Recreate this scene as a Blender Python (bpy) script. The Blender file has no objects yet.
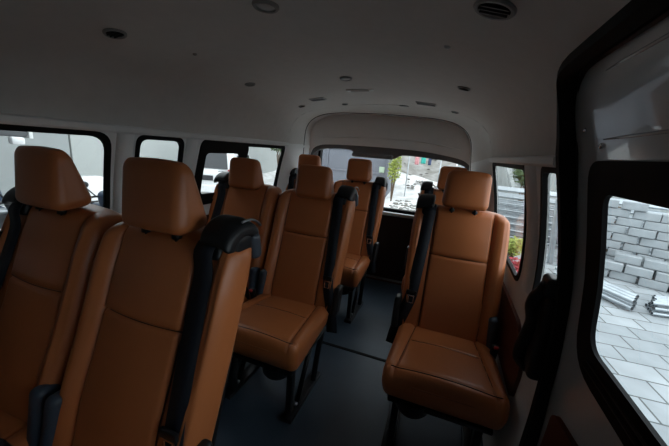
import bpy, bmesh, math, random
import numpy as np
from mathutils import Vector, Matrix, geometry
random.seed(7)
SC = bpy.context.scene
COL = SC.collection

# ---------------------------------------------------------------- camera
cam_d = bpy.data.cameras.new('camera'); cam = bpy.data.objects.new('camera', cam_d); COL.objects.link(cam)
cam_d.sensor_width = 36.0; cam_d.lens = 304.137 * 36.0 / 669.0
cam_d.clip_start = 0.02; cam_d.clip_end = 300
cr = Vector((0.93550695, 0.34491086, 0.07657188)); cu = Vector((-0.15074908, 0.19366379, 0.96941686)); cf = Vector((-0.3195332, 0.91843935, -0.23316882))
cam.matrix_world = Matrix(((cr.x, cu.x, -cf.x, 0.52173), (cr.y, cu.y, -cf.y, 0.0), (cr.z, cu.z, -cf.z, 1.27020), (0, 0, 0, 1)))
SC.camera = cam
# ---------------------------------------------------------------- world: bright overcast sky
w = bpy.data.worlds.new('sky'); SC.world = w; w.use_nodes = True
nt = w.node_tree; nt.nodes.clear()
wo = nt.nodes.new('ShaderNodeOutputWorld'); bg = nt.nodes.new('ShaderNodeBackground')
bg.inputs[0].default_value = (0.90, 0.96, 1.0, 1); bg.inputs[1].default_value = 1.0
nt.links.new(bg.outputs[0], wo.inputs[0])
SC.view_settings.view_transform = 'Standard'; SC.view_settings.look = 'None'
SC.view_settings.gamma = 1.0; SC.view_settings.use_curve_mapping = False
SC.view_settings.exposure = 1.62

# ---------------------------------------------------------------- helpers
def mat(name, col, rough=0.6, metal=0.0, noise=0.0, nscale=8.0, bump=0.0, bscale=200.0, coat=0.0, spec=0.5, col2=None):
    m = bpy.data.materials.new(name); m.use_nodes = True
    n = m.node_tree; b = n.nodes['Principled BSDF']
    b.inputs['Roughness'].default_value = rough; b.inputs['Metallic'].default_value = metal
    b.inputs['Coat Weight'].default_value = coat; b.inputs['Specular IOR Level'].default_value = spec
    tc = n.nodes.new('ShaderNodeTexCoord')
    tx = n.nodes.new('ShaderNodeTexNoise'); tx.inputs['Scale'].default_value = nscale; tx.inputs['Detail'].default_value = 5
    n.links.new(tc.outputs['Object'], tx.inputs['Vector'])
    rp = n.nodes.new('ShaderNodeValToRGB')
    c2 = col2 if col2 else tuple(max(0, c * (1 - noise)) for c in col)
    rp.color_ramp.elements[0].position = 0.3; rp.color_ramp.elements[1].position = 0.7
    rp.color_ramp.elements[0].color = (*c2, 1); rp.color_ramp.elements[1].color = (*col, 1)
    n.links.new(tx.outputs['Fac'], rp.inputs[0]); n.links.new(rp.outputs[0], b.inputs['Base Color'])
    if bump:
        t2 = n.nodes.new('ShaderNodeTexNoise'); t2.inputs['Scale'].default_value = bscale; t2.inputs['Detail'].default_value = 3
        n.links.new(tc.outputs['Object'], t2.inputs['Vector'])
        bp = n.nodes.new('ShaderNodeBump'); bp.inputs['Strength'].default_value = bump; bp.inputs['Distance'].default_value = 0.002
        n.links.new(t2.outputs['Fac'], bp.inputs['Height']); n.links.new(bp.outputs[0], b.inputs['Normal'])
    return m

def glass_mat(name, tint, refl=0.06):
    m = bpy.data.materials.new(name); m.use_nodes = True; n = m.node_tree; n.nodes.clear()
    o = n.nodes.new('ShaderNodeOutputMaterial'); mx = n.nodes.new('ShaderNodeMixShader')
    t = n.nodes.new('ShaderNodeBsdfTransparent'); t.inputs[0].default_value = (*tint, 1)
    g = n.nodes.new('ShaderNodeBsdfGlossy'); g.inputs['Roughness'].default_value = 0.02
    lw = n.nodes.new('ShaderNodeLayerWeight'); lw.inputs[0].default_value = 0.5
    pw = n.nodes.new('ShaderNodeMath'); pw.operation = 'POWER'; pw.inputs[1].default_value = 4.0
    f = n.nodes.new('ShaderNodeMath'); f.operation = 'MULTIPLY_ADD'; f.inputs[1].default_value = 0.5; f.inputs[2].default_value = refl * 0.5
    n.links.new(lw.outputs['Facing'], pw.inputs[0]); n.links.new(pw.outputs[0], f.inputs[0])
    n.links.new(f.outputs[0], mx.inputs[0]); n.links.new(t.outputs[0], mx.inputs[1]); n.links.new(g.outputs[0], mx.inputs[2])
    n.links.new(mx.outputs[0], o.inputs[0])
    return m

M = {}
M['leather'] = mat('tan_leather', (0.49, 0.155, 0.050), 0.40, noise=0.10, nscale=5, bump=0.12, bscale=420)
M['seam'] = mat('seam_thread', (.055, .018, .008), .7)
M['leather_side'] = mat('tan_leather_dark', (0.36, 0.115, 0.035), 0.45, noise=0.10, nscale=5, bump=0.12, bscale=420)
M['black'] = mat('black_plastic', (0.008, 0.009, 0.011), 0.42, spec=0.35, bump=0.1, bscale=500)
M['blackmetal'] = mat('black_painted_metal', (0.010, 0.011, 0.014), 0.35, metal=0.3)
M['web'] = mat('belt_webbing', (0.006, 0.009, 0.016), 0.6, spec=0.3, bump=0.3, bscale=900)
M['bluegrey'] = mat('blue_grey_plastic', (0.035, 0.052, 0.075), 0.45)
M['chrome'] = mat('bright_steel', (0.7, 0.72, 0.74), 0.2, metal=1.0)
M['red'] = mat('red_button', (0.55, 0.02, 0.02), 0.4)
M['headliner'] = mat('headliner', (0.66, 0.65, 0.62), 0.9, noise=0.05, nscale=20, bump=0.15, bscale=700)
M['trim'] = mat('pale_trim', (0.78, 0.80, 0.79), 0.5, noise=0.04, nscale=10)
M['paint'] = mat('van_inner_paint', (0.52, 0.57, 0.58), 0.20, noise=0.03, coat=0.8)
M['darktrim'] = mat('grey_trim', (0.13, 0.135, 0.14), 0.6)
M['brown'] = mat('brown_panel', (0.13, 0.030, 0.012), 0.55, noise=0.2, nscale=6)
M['floor'] = mat('blue_black_vinyl', (0.050, 0.075, 0.105), 0.42, noise=0.18, nscale=5, bump=0.25, bscale=260)
M['rubber'] = mat('black_rubber', (0.004, 0.004, 0.0045), 0.7, spec=0.2)
M['glass'] = glass_mat('clear_glass', (0.86, 0.90, 0.90))
M['glass_door'] = glass_mat('door_glass', (0.84, 0.90, 0.92))
M['exterior'] = mat('white_car_paint', (0.75, 0.76, 0.77), 0.25, coat=0.6)
M['vent_grey'] = mat('vent_grey', (0.30, 0.30, 0.29), 0.6)
M['lens'] = mat('lamp_lens', (0.55, 0.55, 0.53), 0.25)

def link(name, me, m=None, parent=None, smooth=True, kind=None):
    o = bpy.data.objects.new(name, me); COL.objects.link(o)
    if m is not None and not me.materials: me.materials.append(m)
    if smooth:
        for p in me.polygons: p.use_smooth = True
    if parent: o.parent = parent
    if kind: o['kind'] = kind
    return o
def from_bm(name, bm, m, parent=None, smooth=True, kind=None, angle=None):
    bmesh.ops.recalc_face_normals(bm, faces=bm.faces)
    me = bpy.data.meshes.new(name); bm.to_mesh(me); bm.free()
    if smooth and angle is not None:
        me.materials.append(m)
        for p in me.polygons: p.use_smooth = True
        me.set_sharp_from_angle(angle=math.radians(angle))
        return link(name, me, m, parent, False, kind)
    return link(name, me, m, parent, smooth, kind)
def empty(name, loc=(0, 0, 0), rz=0):
    o = bpy.data.objects.new(name, None); COL.objects.link(o); o.location = loc; o.rotation_euler = (0, 0, rz)
    o.empty_display_size = 0.1
    return o
def tag(o, label=None, cat=None, group=None, kind=None):
    if label: o['label'] = label
    if cat: o['category'] = cat
    if group: o['group'] = group
    if kind: o['kind'] = kind
    return o
def kids(o): return [c for c in bpy.data.objects if c.parent == o]
def copy_tree(o, parent=None):
    c = o.copy(); COL.objects.link(c)
    if parent: c.parent = parent
    for k in CH.get(o.name, None) or kids(o): copy_tree(k, c)
    return c
CH = {}

def add_box(bm, cx, cy, cz, sx, sy, sz, bev=0.0, rot=None, seg=2):
    g = bmesh.ops.create_cube(bm, size=1.0); vs = g['verts']
    bmesh.ops.scale(bm, vec=(sx, sy, sz), verts=vs)
    if bev > 0:
        es = list({e for v in vs for e in v.link_edges})
        r = bmesh.ops.bevel(bm, geom=es, offset=bev, segments=seg, affect='EDGES', profile=0.5)
        vs = list({v for f in r['faces'] for v in f.verts} | {v for v in vs if v.is_valid})
    if rot is not None: bmesh.ops.rotate(bm, cent=(0, 0, 0), matrix=rot, verts=vs)
    bmesh.ops.translate(bm, vec=(cx, cy, cz), verts=vs)
    return vs
def add_tube(bm, pts, rad, n=10, cap=True, flat=1.0, up=None):
    pts = [Vector(p) for p in pts]; rs = rad if isinstance(rad, (list, tuple)) else [rad] * len(pts)
    rings = []; prev = None
    for i, p in enumerate(pts):
        t = (pts[min(i + 1, len(pts) - 1)] - pts[max(i - 1, 0)]).normalized()
        if up is not None: u = Vector(up); u = (u - t * u.dot(t)).normalized()
        elif prev is None:
            u = t.orthogonal().normalized()
        else: u = (prev - t * prev.dot(t)).normalized()
        prev = u; v = t.cross(u)
        rings.append([bm.verts.new(p + u * math.cos(a) * rs[i] + v * math.sin(a) * rs[i] * flat) for a in [2 * math.pi * k / n for k in range(n)]])
    for a, b in zip(rings, rings[1:]):
        for k in range(n): bm.faces.new((a[k], a[(k + 1) % n], b[(k + 1) % n], b[k]))
    if cap: bm.faces.new(rings[0][::-1]); bm.faces.new(rings[-1])
def add_lathe(bm, prof, mtx=None, n=24):
    vs = []
    for r, z in prof:
        vs.append([bm.verts.new((r * math.cos(2 * math.pi * k / n), r * math.sin(2 * math.pi * k / n), z)) for k in range(n)])
    for a, b in zip(vs, vs[1:]):
        for k in range(n): bm.faces.new((a[k], a[(k + 1) % n], b[(k + 1) % n], b[k]))
    bm.faces.new(vs[0][::-1]); bm.faces.new(vs[-1])
    if mtx is not None: bmesh.ops.transform(bm, matrix=mtx, verts=[v for r in vs for v in r])
def smoothpath(pts, n=6):
    pts = [Vector(p) for p in pts]; out = []
    for i in range(len(pts) - 1):
        p0 = pts[max(i - 1, 0)]; p1 = pts[i]; p2 = pts[i + 1]; p3 = pts[min(i + 2, len(pts) - 1)]
        for k in range(n):
            t = k / n
            out.append(0.5 * ((2 * p1) + (-p0 + p2) * t + (2 * p0 - 5 * p1 + 4 * p2 - p3) * t * t + (-p0 + 3 * p1 - 3 * p2 + p3) * t ** 3))
    out.append(pts[-1]); return out
def add_ribbon(bm, pts, width, thick, wdir):
    """flat strap along pts; wdir = width direction"""
    pts = smoothpath(pts, 5); wd = Vector(wdir).normalized(); rings = []
    for i, p in enumerate(pts):
        t = (pts[min(i + 1, len(pts) - 1)] - pts[max(i - 1, 0)]).normalized()
        ww = (wd - t * wd.dot(t)).normalized(); nn = t.cross(ww)
        rings.append([bm.verts.new(p + ww * a * width / 2 + nn * b * thick / 2) for a, b in ((-1, -1), (1, -1), (1, 1), (-1, 1))])
    for a, b in zip(rings, rings[1:]):
        for k in range(4): bm.faces.new((a[k], a[(k + 1) % 4], b[(k + 1) % 4], b[k]))
    bm.faces.new(rings[0][::-1]); bm.faces.new(rings[-1])

def axis_samples(half, r, n, extra=()):
    s = set()
    for k in range(5):
        a = math.pi / 2 * k / 4
        s.add(round(half - r + r * math.tan(math.pi / 4 * k / 4), 5)); s.add(round(-(half - r + r * math.tan(math.pi / 4 * k / 4)), 5))
    for k in range(n + 1): s.add(round(-(half - r) + 2 * (half - r) * k / n, 5))
    for e in extra:
        if abs(e) < half - r: s.add(round(e, 5))
    s = sorted(s); out = [s[0]]
    for x in s[1:]:
        if x - out[-1] > 1e-4: out.append(x)
    return out
def rbox(hx, hy, hz, r, nx, ny, nz, deform=None, ex=(), ez=(), ey=()):
    """rounded box as a dense grid, then deformed point by point"""
    bm = bmesh.new(); cache = {}
    X = axis_samples(hx, r, nx, ex); Y = axis_samples(hy, r, ny, ey); Z = axis_samples(hz, r, nz, ez)
    def V(x, y, z):
        k = (x, y, z)
        if k not in cache:
            i = Vector((max(-hx + r, min(hx - r, x)), max(-hy + r, min(hy - r, y)), max(-hz + r, min(hz - r, z))))
            d = Vector(k) - i
            p = i + d.normalized() * r if d.length > 1e-7 else Vector(k)
            if deform: p = Vector(deform(p.x, p.y, p.z))
            cache[k] = bm.verts.new(p)
        return cache[k]
    def side(A, B, f):
        for a0, a1 in zip(A, A[1:]):
            for b0, b1 in zip(B, B[1:]):
                vs = [V(*f(a0, b0)), V(*f(a1, b0)), V(*f(a1, b1)), V(*f(a0, b1))]
                if len(set(vs)) == 4: bm.faces.new(vs)
    for z in (Z[0], Z[-1]): side(X, Y, lambda a, b: (a, b, z))
    for y in (Y[0], Y[-1]): side(X, Z, lambda a, b: (a, y, b))
    for x in (X[0], X[-1]): side(Y, Z, lambda a, b: (x, a, b))
    return bm

def rpoly(pts, r, n=6):
    """polygon with rounded corners; r scalar or per corner"""
    out = []; N = len(pts); rr = r if isinstance(r, (list, tuple)) else [r] * N
    for i in range(N):
        p = Vector(pts[i]); a = (Vector(pts[i - 1]) - p); b = (Vector(pts[(i + 1) % N]) - p)
        la, lb = a.length, b.length; a.normalize(); b.normalize()
        d = min(rr[i], la * 0.49, lb * 0.49)
        p0 = p + a * d; p1 = p + b * d
        for k in range(n + 1):
            t = k / n
            out.append(tuple((1 - t) ** 2 * p0 + 2 * t * (1 - t) * p + t * t * p1))
    return out
def subdiv(loop, step):
    out = []
    for i in range(len(loop)):
        a = Vector(loop[i]); b = Vector(loop[(i + 1) % len(loop)]); k = max(1, int((b - a).length / step))
        for j in range(k): out.append(tuple(a.lerp(b, j / k)))
    return out
def inside(p, loop):
    c = False; j = len(loop) - 1
    for i in range(len(loop)):
        if (loop[i][1] > p[1]) != (loop[j][1] > p[1]) and p[0] < (loop[j][0] - loop[i][0]) * (p[1] - loop[i][1]) / (loop[j][1] - loop[i][1]) + loop[i][0]: c = not c
        j = i
    return c
def sheet(name, outer, holes, step, mapf, thick, m, parent=None, kind='structure', m_edge=None):
    """a curved panel with holes and real thickness: mapf(u, v, d)"""
    loops = [subdiv(outer, step)] + [subdiv(h, step) for h in holes]
    vs = []; es = []
    for lp in loops:
        o = len(vs); vs += [Vector(p[:2]) for p in lp]; es += [(o + i, o + (i + 1) % len(lp)) for i in range(len(lp))]
    us = [p[0] for p in outer]; ws = [p[1] for p in outer]
    u = min(us) + step
    while u < max(us) - step * 0.4:
        z = min(ws) + step
        while z < max(ws) - step * 0.4:
            if inside((u, z), outer) and not any(inside((u, z), h) for h in holes): vs.append(Vector((u, z)))
            z += step
        u += step
    V, E_, F, _, _, _ = geometry.delaunay_2d_cdt(vs, es, [], 0, 1e-5)
    bm = bmesh.new(); A = [bm.verts.new(mapf(v.x, v.y, 0)) for v in V]; B = [bm.verts.new(mapf(v.x, v.y, thick)) for v in V]
    keep = []; cnt = {}
    for f in F:
        c = sum((V[i] for i in f), Vector((0, 0))) / len(f)
        if inside(c, outer) and not any(inside(c, h) for h in holes):
            bm.faces.new([A[i] for i in f]); bm.faces.new([B[i] for i in reversed(f)])
            for i in range(len(f)):
                e = (f[i], f[(i + 1) % len(f)]); k = tuple(sorted(e)); cnt.setdefault(k, []).append(e)
    for k, l in cnt.items():
        if len(l) == 1:
            a, b = l[0]; bm.faces.new((A[b], A[a], B[a], B[b]))
    for v in [v for v in bm.verts if not v.link_faces]: bm.verts.remove(v)
    return from_bm(name, bm, m, parent, True, kind, angle=35)
def ring(name, lo, li, mapf, d0, d1, m, parent=None, step=0.05):
    """frame between outer loop lo and inner loop li (same count), from depth d0 to d1"""
    bm = bmesh.new(); lo2 = []; li2 = []
    for i in range(len(lo)):
        a, b = Vector(lo[i]), Vector(lo[(i + 1) % len(lo)]); c, d = Vector(li[i]), Vector(li[(i + 1) % len(lo)])
        k = max(1, int((b - a).length / step))
        for j in range(k): lo2.append(a.lerp(b, j / k)); li2.append(c.lerp(d, j / k))
    R4 = [[bm.verts.new(mapf(o.x, o.y, d0)), bm.verts.new(mapf(i.x, i.y, d0)), bm.verts.new(mapf(i.x, i.y, d1)), bm.verts.new(mapf(o.x, o.y, d1))] for o, i in zip(lo2, li2)]
    for i in range(len(R4)):
        a, b = R4[i], R4[(i + 1) % len(R4)]
        for k in range(4): bm.faces.new((a[k], a[(k + 1) % 4], b[(k + 1) % 4], b[k]))
    return from_bm(name, bm, m, parent, True, None, angle=35)
def pane(name, loop, mapf, d, m, parent=None):
    o = sheet(name, loop, [], 0.08, mapf, 0.004, m, parent, None) if False else None
    bm = bmesh.new(); lp = subdiv(loop, 0.06)
    c = bm.verts.new(mapf(sum(p[0] for p in lp) / len(lp), sum(p[1] for p in lp) / len(lp), d))
    vs = [bm.verts.new(mapf(p[0], p[1], d)) for p in lp]
    for i in range(len(vs)): bm.faces.new((c, vs[i], vs[(i + 1) % len(vs)]))
    return from_bm(name, bm, m, parent, False, None)
def inset(pts, d):
    """offset an axis-aligned-ish quad given as 4 points (clockwise or ccw) toward its centre"""
    cx = sum(p[0] for p in pts) / len(pts); cy = sum(p[1] for p in pts) / len(pts)
    return [(p[0] + (d if p[0] < cx else -d), p[1] + (d if p[1] < cy else -d)) for p in pts]

# ---------------------------------------------------------------- van shell profiles
PX = [0, .2, .4, .54, .62, .70, .755, .785, .80]; PZ = [1.63, 1.62, 1.60, 1.575, 1.555, 1.515, 1.45, 1.37, 1.28]
def ceil_z(x): return float(np.interp(abs(x), PX, PZ))
WZ = [0, .25, .5, .7, .85, .95, 1.05, 1.15, 1.25, 1.30, 1.5, 1.62]; WX = [.87, .885, .893, .893, .886, .874, .856, .834, .810, .797, .70, .60]
def wx(z): return float(np.interp(z, WZ, WX))
DZ = [0, .3, .5, .7, .9, 1.0, 1.1, 1.2, 1.3, 1.4, 1.5, 1.62]; DX = [.91, .92, .92, .915, .90, .89, .873, .853, .833, .803, .768, .71]
def dx(z): return float(np.interp(z, DZ, DX))
mapL = lambda y, z, d: (-(wx(z) + d), y, z)
mapR = lambda y, z, d: ((wx(z) + d), y, z)
mapD = lambda y, z, d: ((dx(z) + d), y, z)
YF = -1.5; YB = 2.74; YL = 2.40; YT = 2.98
CP = [(x, z) for x, z in zip(PX, PZ)]
def chain(side):
    return [(side * x, z) for x, z in CP]
PROF = smoothpath([(x, z, 0) for x, z in ([(-a, b) for a, b in CP[::-1]] + CP[1:])], 4)
SL = [0.0]
for a, b in zip(PROF, PROF[1:]): SL.append(SL[-1] + (b - a).length)
PRX = [p.x for p in PROF]; PRZ = [p.y for p in PROF]
def mapC(s, y, d):
    s = max(0, min(SL[-1], s)); x = float(np.interp(s, SL, PRX)); z = float(np.interp(s, SL, PRZ))
    e = 0.02; s0, s1 = max(0, s - e), min(SL[-1], s + e)
    tx = float(np.interp(s1, SL, PRX) - np.interp(s0, SL, PRX)); tz = float(np.interp(s1, SL, PRZ) - np.interp(s0, SL, PRZ)); l = math.hypot(tx, tz)
    return (x - tz / l * d, y, z + tx / l * d)
ST = SL[-1]

# floor
bm = bmesh.new(); add_box(bm, 0, (YF + YT) / 2 + .02, -0.03, 1.80, YT - YF + .04, 0.06)
from_bm('floor', bm, M['floor'], smooth=False, kind='structure')
bm = bmesh.new(); add_box(bm, 0.0, 1.70, 0.0015, 1.7, 0.006, 0.003); add_box(bm, 0.0, 1.712, 0.001, 1.7, 0.016, 0.002)
from_bm('trim_1', bm, M['rubber'], smooth=False, kind='structure')
# ceiling with the sliding door cut-out on the right
cut = ST - 0.222
outer = [(0, YF), (cut, YF)] + [(cut, 0.80), (cut + 0.012, 0.88), (cut + 0.05, 0.945), (cut + 0.09, 0.970), (ST, 0.972)] + [(ST, YL), (0, YL)]
ceiling = sheet('ceiling', outer, [], 0.06, mapC, 0.03, M['headliner'])

# left wall -------------------------------------------------
ZT = 1.262; ZB = 0.90
W1 = [(-0.10, ZB), (0.915, ZB), (0.905, ZT), (-0.10, ZT)]
W2 = [(1.035, ZB), (1.30, ZB), (1.285, ZT), (1.032, ZT)]
W3 = [(1.40, ZB - 0.02), (2.36, ZB - 0.02), (2.37, ZT + 0.005), (1.425, ZT + 0.005)]
wins_l = [rpoly(W1, [.03, .06, .07, .05]), rpoly(W2, .045), rpoly(W3, .05)]
outer = [(YF, 0), (YT, 0), (YT, 1.29), (YF, 1.29)]
wall_left = sheet('wall_left', outer, wins_l, 0.09, mapL, 0.018, M['trim'])
def window(nm, q, r, mapf, fw, glass, depth=0.010, mfr='rubber', d0=-0.006):
    e = empty(nm); e['kind'] = 'structure'
    lo = rpoly(inset(q, -0.008), r); li = rpoly(inset(q, fw), [max(0.02, a - fw * 0.5) for a in r])
    ring('window_frame', lo, li, mapf, d0, depth, M[mfr], e)
    pane('pane', li, mapf, depth * 0.7, glass, e)
    return e
window('window_1', W1, [.03, .06, .07, .05], mapL, 0.012, M['glass'])
window('window_2', W2, [.045] * 4, mapL, 0.012, M['glass'])
w3 = window('window_3', W3, [.05] * 4, mapL, 0.022, M['glass'])
# sliding sash frame inside window 3: front glass has its own black frame, wide centre bar
fq = [(1.425, ZB), (1.875, ZB), (1.875, ZT - 0.012), (1.445, ZT - 0.012)]
ring('sash', rpoly(fq, .03), rpoly([(1.468, ZB + .04), (1.782, ZB + .04), (1.782, ZT - 0.068), (1.474, ZT - 0.068)], .028), mapL, 0.000, 0.008, M['rubber'], w3)
# wall trim on the left: ledge under the headliner, pillar covers, brown lower panel
def strip(name, y0, y1, prof, side, m, mapx=None):
    """prof: list of (x offset inward, z) closed polygon"""
    bm = bmesh.new(); f = mapx or wx; n = max(2, int((y1 - y0) / 0.15)); rings = []
    for k in range(n + 1):
        y = y0 + (y1 - y0) * k / n
        rings.append([bm.verts.new((side * (f(z) - a), y, z)) for a, z in prof])
    for a, b in zip(rings, rings[1:]):
        for k in range(len(prof)): bm.faces.new((a[k], a[(k + 1) % len(prof)], b[(k + 1) % len(prof)], b[k]))
    bm.faces.new(rings[0]); bm.faces.new(rings[-1][::-1])
    return from_bm(name, bm, m, kind='structure', angle=35)
ledge = [(-0.01, 1.268), (0.012, 1.270), (0.017, 1.277), (0.014, 1.296), (0.004, 1.302), (-0.01, 1.302)]
strip('trim_2', YF, YL, ledge, -1, M['trim'])
strip('trim_3', 0.985, YL, ledge, 1, M['trim'])
def pillar(name, y0, y1, z0, z1, side, bulge=0.022, m='trim', f=wx):
    bm = bmesh.new(); rings = []
    for k in range(13):
        z = z0 + (z1 - z0) * k / 12; rw = []
        for j in range(11):
            t = j / 10; y = y0 + (y1 - y0) * t; h = bulge * (1 - abs(2 * t - 1) ** 3)
            rw.append(bm.verts.new((side * (f(z) - h), y, z)))
        rw.append(bm.verts.new((side * (f(z) + 0.01), y1, z))); rw.append(bm.verts.new((side * (f(z) + 0.01), y0, z)))
        rings.append(rw)
    for a, b in zip(rings, rings[1:]):
        for k in range(len(a)): bm.faces.new((a[k], a[(k + 1) % len(a)], b[(k + 1) % len(a)], b[k]))
    bm.faces.new(rings[0]); bm.faces.new(rings[-1][::-1])
    return from_bm(name, bm, M[m], kind='structure', angle=40)
pillar('trim_4', 0.935, 1.015, 0.86, 1.268, -1)
pillar('trim_5', 1.308, 1.388, 0.86, 1.268, -1)
bm_panel = [(-0.01, 0.02), (0.012, 0.02), (0.014, 0.60), (0.014, 0.79), (0.010, 0.80), (-0.01, 0.80)]
strip('trim_7', YF, YL, bm_panel, -1, M['brown'])

# right wall (rear of the door opening) ---------------------
R2q = [(0.985, 0.80), (1.228, 0.80), (1.145, ZT), (0.985, ZT)]
R3q = [(1.46, 0.765), (2.30, 0.80), (2.33, ZT), (1.375, ZT)]
YJ = 0.968
outer = [(YJ, 0), (YT, 0), (YT, 1.29), (YJ, 1.29)]
wall_right = sheet('wall_right', outer, [rpoly(R2q, [.02, .03, .03, .02]), rpoly(R3q, [.06, .05, .05, .05])], 0.07, mapR, 0.018, M['trim'])
window('window_4', R2q, [.02, .03, .03, .02], mapR, 0.009, M['glass'])
window('window_5', R3q, [.06, .05, .05, .05], mapR, 0.012, M['glass'])
pillar('trim_8', 1.232, 1.365, 0.80, 1.268, 1, 0.018)
# brown lower panel on the right wall, grey lower wall
def polyplate(name, loop, mapf, d0, d1, m, parent=None, kind='structure', step=0.07):
    mf = lambda u, v, d: mapf(u, v, d0 + d)
    return sheet(name, loop, [], step, mf, d1 - d0, m, parent, kind)
polyplate('trim_10', rpoly([(1.15, 0.54), (1.17, 0.40), (2.38, 0.40), (2.38, 0.66), (1.72, 0.66), (1.30, 0.655)], .03), mapR, -0.014, 0.006, M['brown'])
# jamb: black weatherstrip and dark door frame between inner wall and the door
def jamb():
    # path of the opening edge at the inner wall (x,y,z), swept outwards
    path = []
    for k in range(24):
        z = 0.0 + 1.28 * k / 23; path.append((wx(z), YJ + 0.004 - 0.02 * math.sin(math.pi * min(1, z / 1.1)) * 0, z))
    for s, y in [(ST - 0.03, 0.972), (ST - .07, .972), (ST - .11, .968), (ST - .145, .955), (ST - .175, .935), (ST - .20, .905), (ST - .214, .87), (ST - .222, .80)]:
        path.append(mapC(s, y, 0))
    for k in range(1, 12): path.append(mapC(cut, 0.80 - (0.80 - YF) * k / 11, 0))
    return path
JP = smoothpath(jamb(), 2)
def jamb_strip(name, parent, a0, a1, b0, b1, m, jt=0.0):
    """profile in (outward x, away from opening) space"""
    bm = bmesh.new(); rings = []
    for i, p in enumerate(JP):
        t = (JP[min(i + 1, len(JP) - 1)] - JP[max(i - 1, 0)]).normalized()
        out = Vector((1, 0, 0.0)); out = (out - t * out.dot(t)).normalized()
        n = t.cross(out)
        if n.y > 0 or (abs(n.y) < .3 and n.z > 0): n = -n
        # n points into the opening (forward / down)
        prof = [(a0, b0), (a1, b0), (a1, b1), (a0, b1)]
        rings.append([bm.verts.new(p + out * a + n * b) for a, b in prof])
    for a, b in zip(rings, rings[1:]):
        for k in range(4): bm.faces.new((a[k], a[(k + 1) % 4], b[(k + 1) % 4], b[k]))
    bm.faces.new(rings[0]); bm.faces.new(rings[-1][::-1])
    return from_bm(name, bm, m, parent, True, None, angle=40)
je = empty('trim_11', (0, 0, 0)); je['kind'] = 'structure'
jamb_strip('weatherstrip', je, -0.010, 0.020, -0.014, 0.012, M['rubber'])
jamb_strip('door_jamb', je, 0.018, 0.060, -0.022, 0.002, M['rubber'])
jamb_strip('weatherstrip', je, 0.030, 0.040, 0.0, 0.008, M['black'])

# sliding door ----------------------------------------------
door = empty('door_1', (0, 0, 0)); door['kind'] = 'structure'
DW = [(-0.30, 0.79), (0.868, 0.79), (0.882, 1.285), (-0.30, 1.285)]
DWr = [.06, .11, .055, .06]
dwl = rpoly(DW, DWr)
sheet('door_panel', [(-0.42, 0.05), (1.03, 0.05), (1.03, 1.585), (-0.42, 1.585)], [dwl], 0.07, mapD, 0.02, M['paint'], door, None)
lo = rpoly(inset(DW, -0.006), DWr); li = rpoly([(-0.24, 0.866), (0.812, 0.866), (0.806, 1.223), (-0.24, 1.223)], [.05, .055, .03, .05])
ring('window_frame', lo, li, mapD, -0.007, 0.003, M['rubber'], door)
pane('pane', rpoly([(-0.25, 0.86), (0.82, 0.86), (0.815, 1.23), (-0.25, 1.23)], [.05, .055, .03, .05]), mapD, 0.001, M['glass_door'], door)
# thin raised runner lines on the lower window frame
for zz in (0.818, 0.838):
    bm = bmesh.new(); add_tube(bm, [(dx(zz) - 0.009, y, zz) for y in (-0.25, 0.2, 0.5, 0.80)], 0.003, 6)
    from_bm('frame_rib', bm, M['black'], door)
# pressed ribs on the upper door and black lower trim
for z0, y0, y1 in ((1.485, 0.1, 0.79), (1.460, 0.1, 0.78), (1.335, 0.0, 0.82)):
    bm = bmesh.new(); add_tube(bm, smoothpath([(dx(z0) - 0.001, y0, z0), (dx(z0) - 0.001, (y0 + y1) / 2, z0), (dx(z0) - 0.001, y1, z0)], 4), [0.001] + [0.003] * 7 + [0.001], 8)
    from_bm('pressed_rib', bm, M['paint'], door)
for y, z in ((0.905, 1.36), (0.83, 1.322)):
    bm = bmesh.new(); add_lathe(bm, [(0.006, 0), (0.006, 0.004), (0.003, 0.006)], Matrix.Translation((dx(z), y, z)) @ Matrix.Rotation(-math.pi / 2, 4, 'Y'), 12)
    from_bm('screw', bm, M['chrome'], door)
polyplate('lower_panel', rpoly([(-0.30, 0.12), (0.96, 0.12), (0.90, 0.60), (0.70, 0.64), (-0.30, 0.64)], .03), mapD, -0.014, 0.004, M['brown'], door, None)

# front of the van (behind the camera): cab wall with windscreen; left cab side left solid, no door glass, to cut front light
def mapF(x, z, d): return (x, YF - d, z)
prof = [(-wx(z), z) for z in (0, .3, .6, .9, 1.1, 1.25)] + [(p.x, p.y) for p in PROF[::3]] + [(dx(z), z) for z in (1.25, 1.1, .9, .6, .3, 0)]
wsq = rpoly([(-.74, .78), (.74, .78), (.68, 1.42), (-.68, 1.42)], .08)
sheet('wall_front', prof, [wsq], 0.15, mapF, 0.05, M['trim'])
e = empty('window_6'); e['kind'] = 'structure'
pane('pane', wsq, mapF, 0.03, M['glass'], e)
# right cab side wall ahead of the sliding door, with its glass
cabq = rpoly([(-1.35, .86), (-.58, .86), (-.58, 1.30), (-1.15, 1.30)], .06)
sheet('wall_cab_right', [(YF, 0), (-.42, 0), (-.42, 1.56), (YF, 1.56)], [cabq], 0.12, mapD, 0.04, M['trim'])
e = empty('window_7'); e['kind'] = 'structure'; pane('pane', cabq, mapD, 0.03, M['glass'], e)

# rear: arch, tailgate ---------------------------------------
ARL = [(-.82, 0.0), (-.82, .6), (-.82, 1.0), (-.808, 1.25), (-.803, 1.36), (-.79, 1.45), (-.74, 1.525), (-.64, 1.575), (-.50, 1.597), (-.335, 1.603), (-.08, 1.602), (.20, 1.592), (.42, 1.575), (.54, 1.545), (.62, 1.495), (.668, 1.42), (.685, 1.33), (.70, 1.2), (.72, 1.0), (.74, .6), (.75, 0.0)]
ARL = [(p.x, p.y) for p in smoothpath([(a, b, 0) for a, b in ARL], 3)]
def mapB(y0):
    return lambda x, z, d: (x, y0 + d, z)
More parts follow.
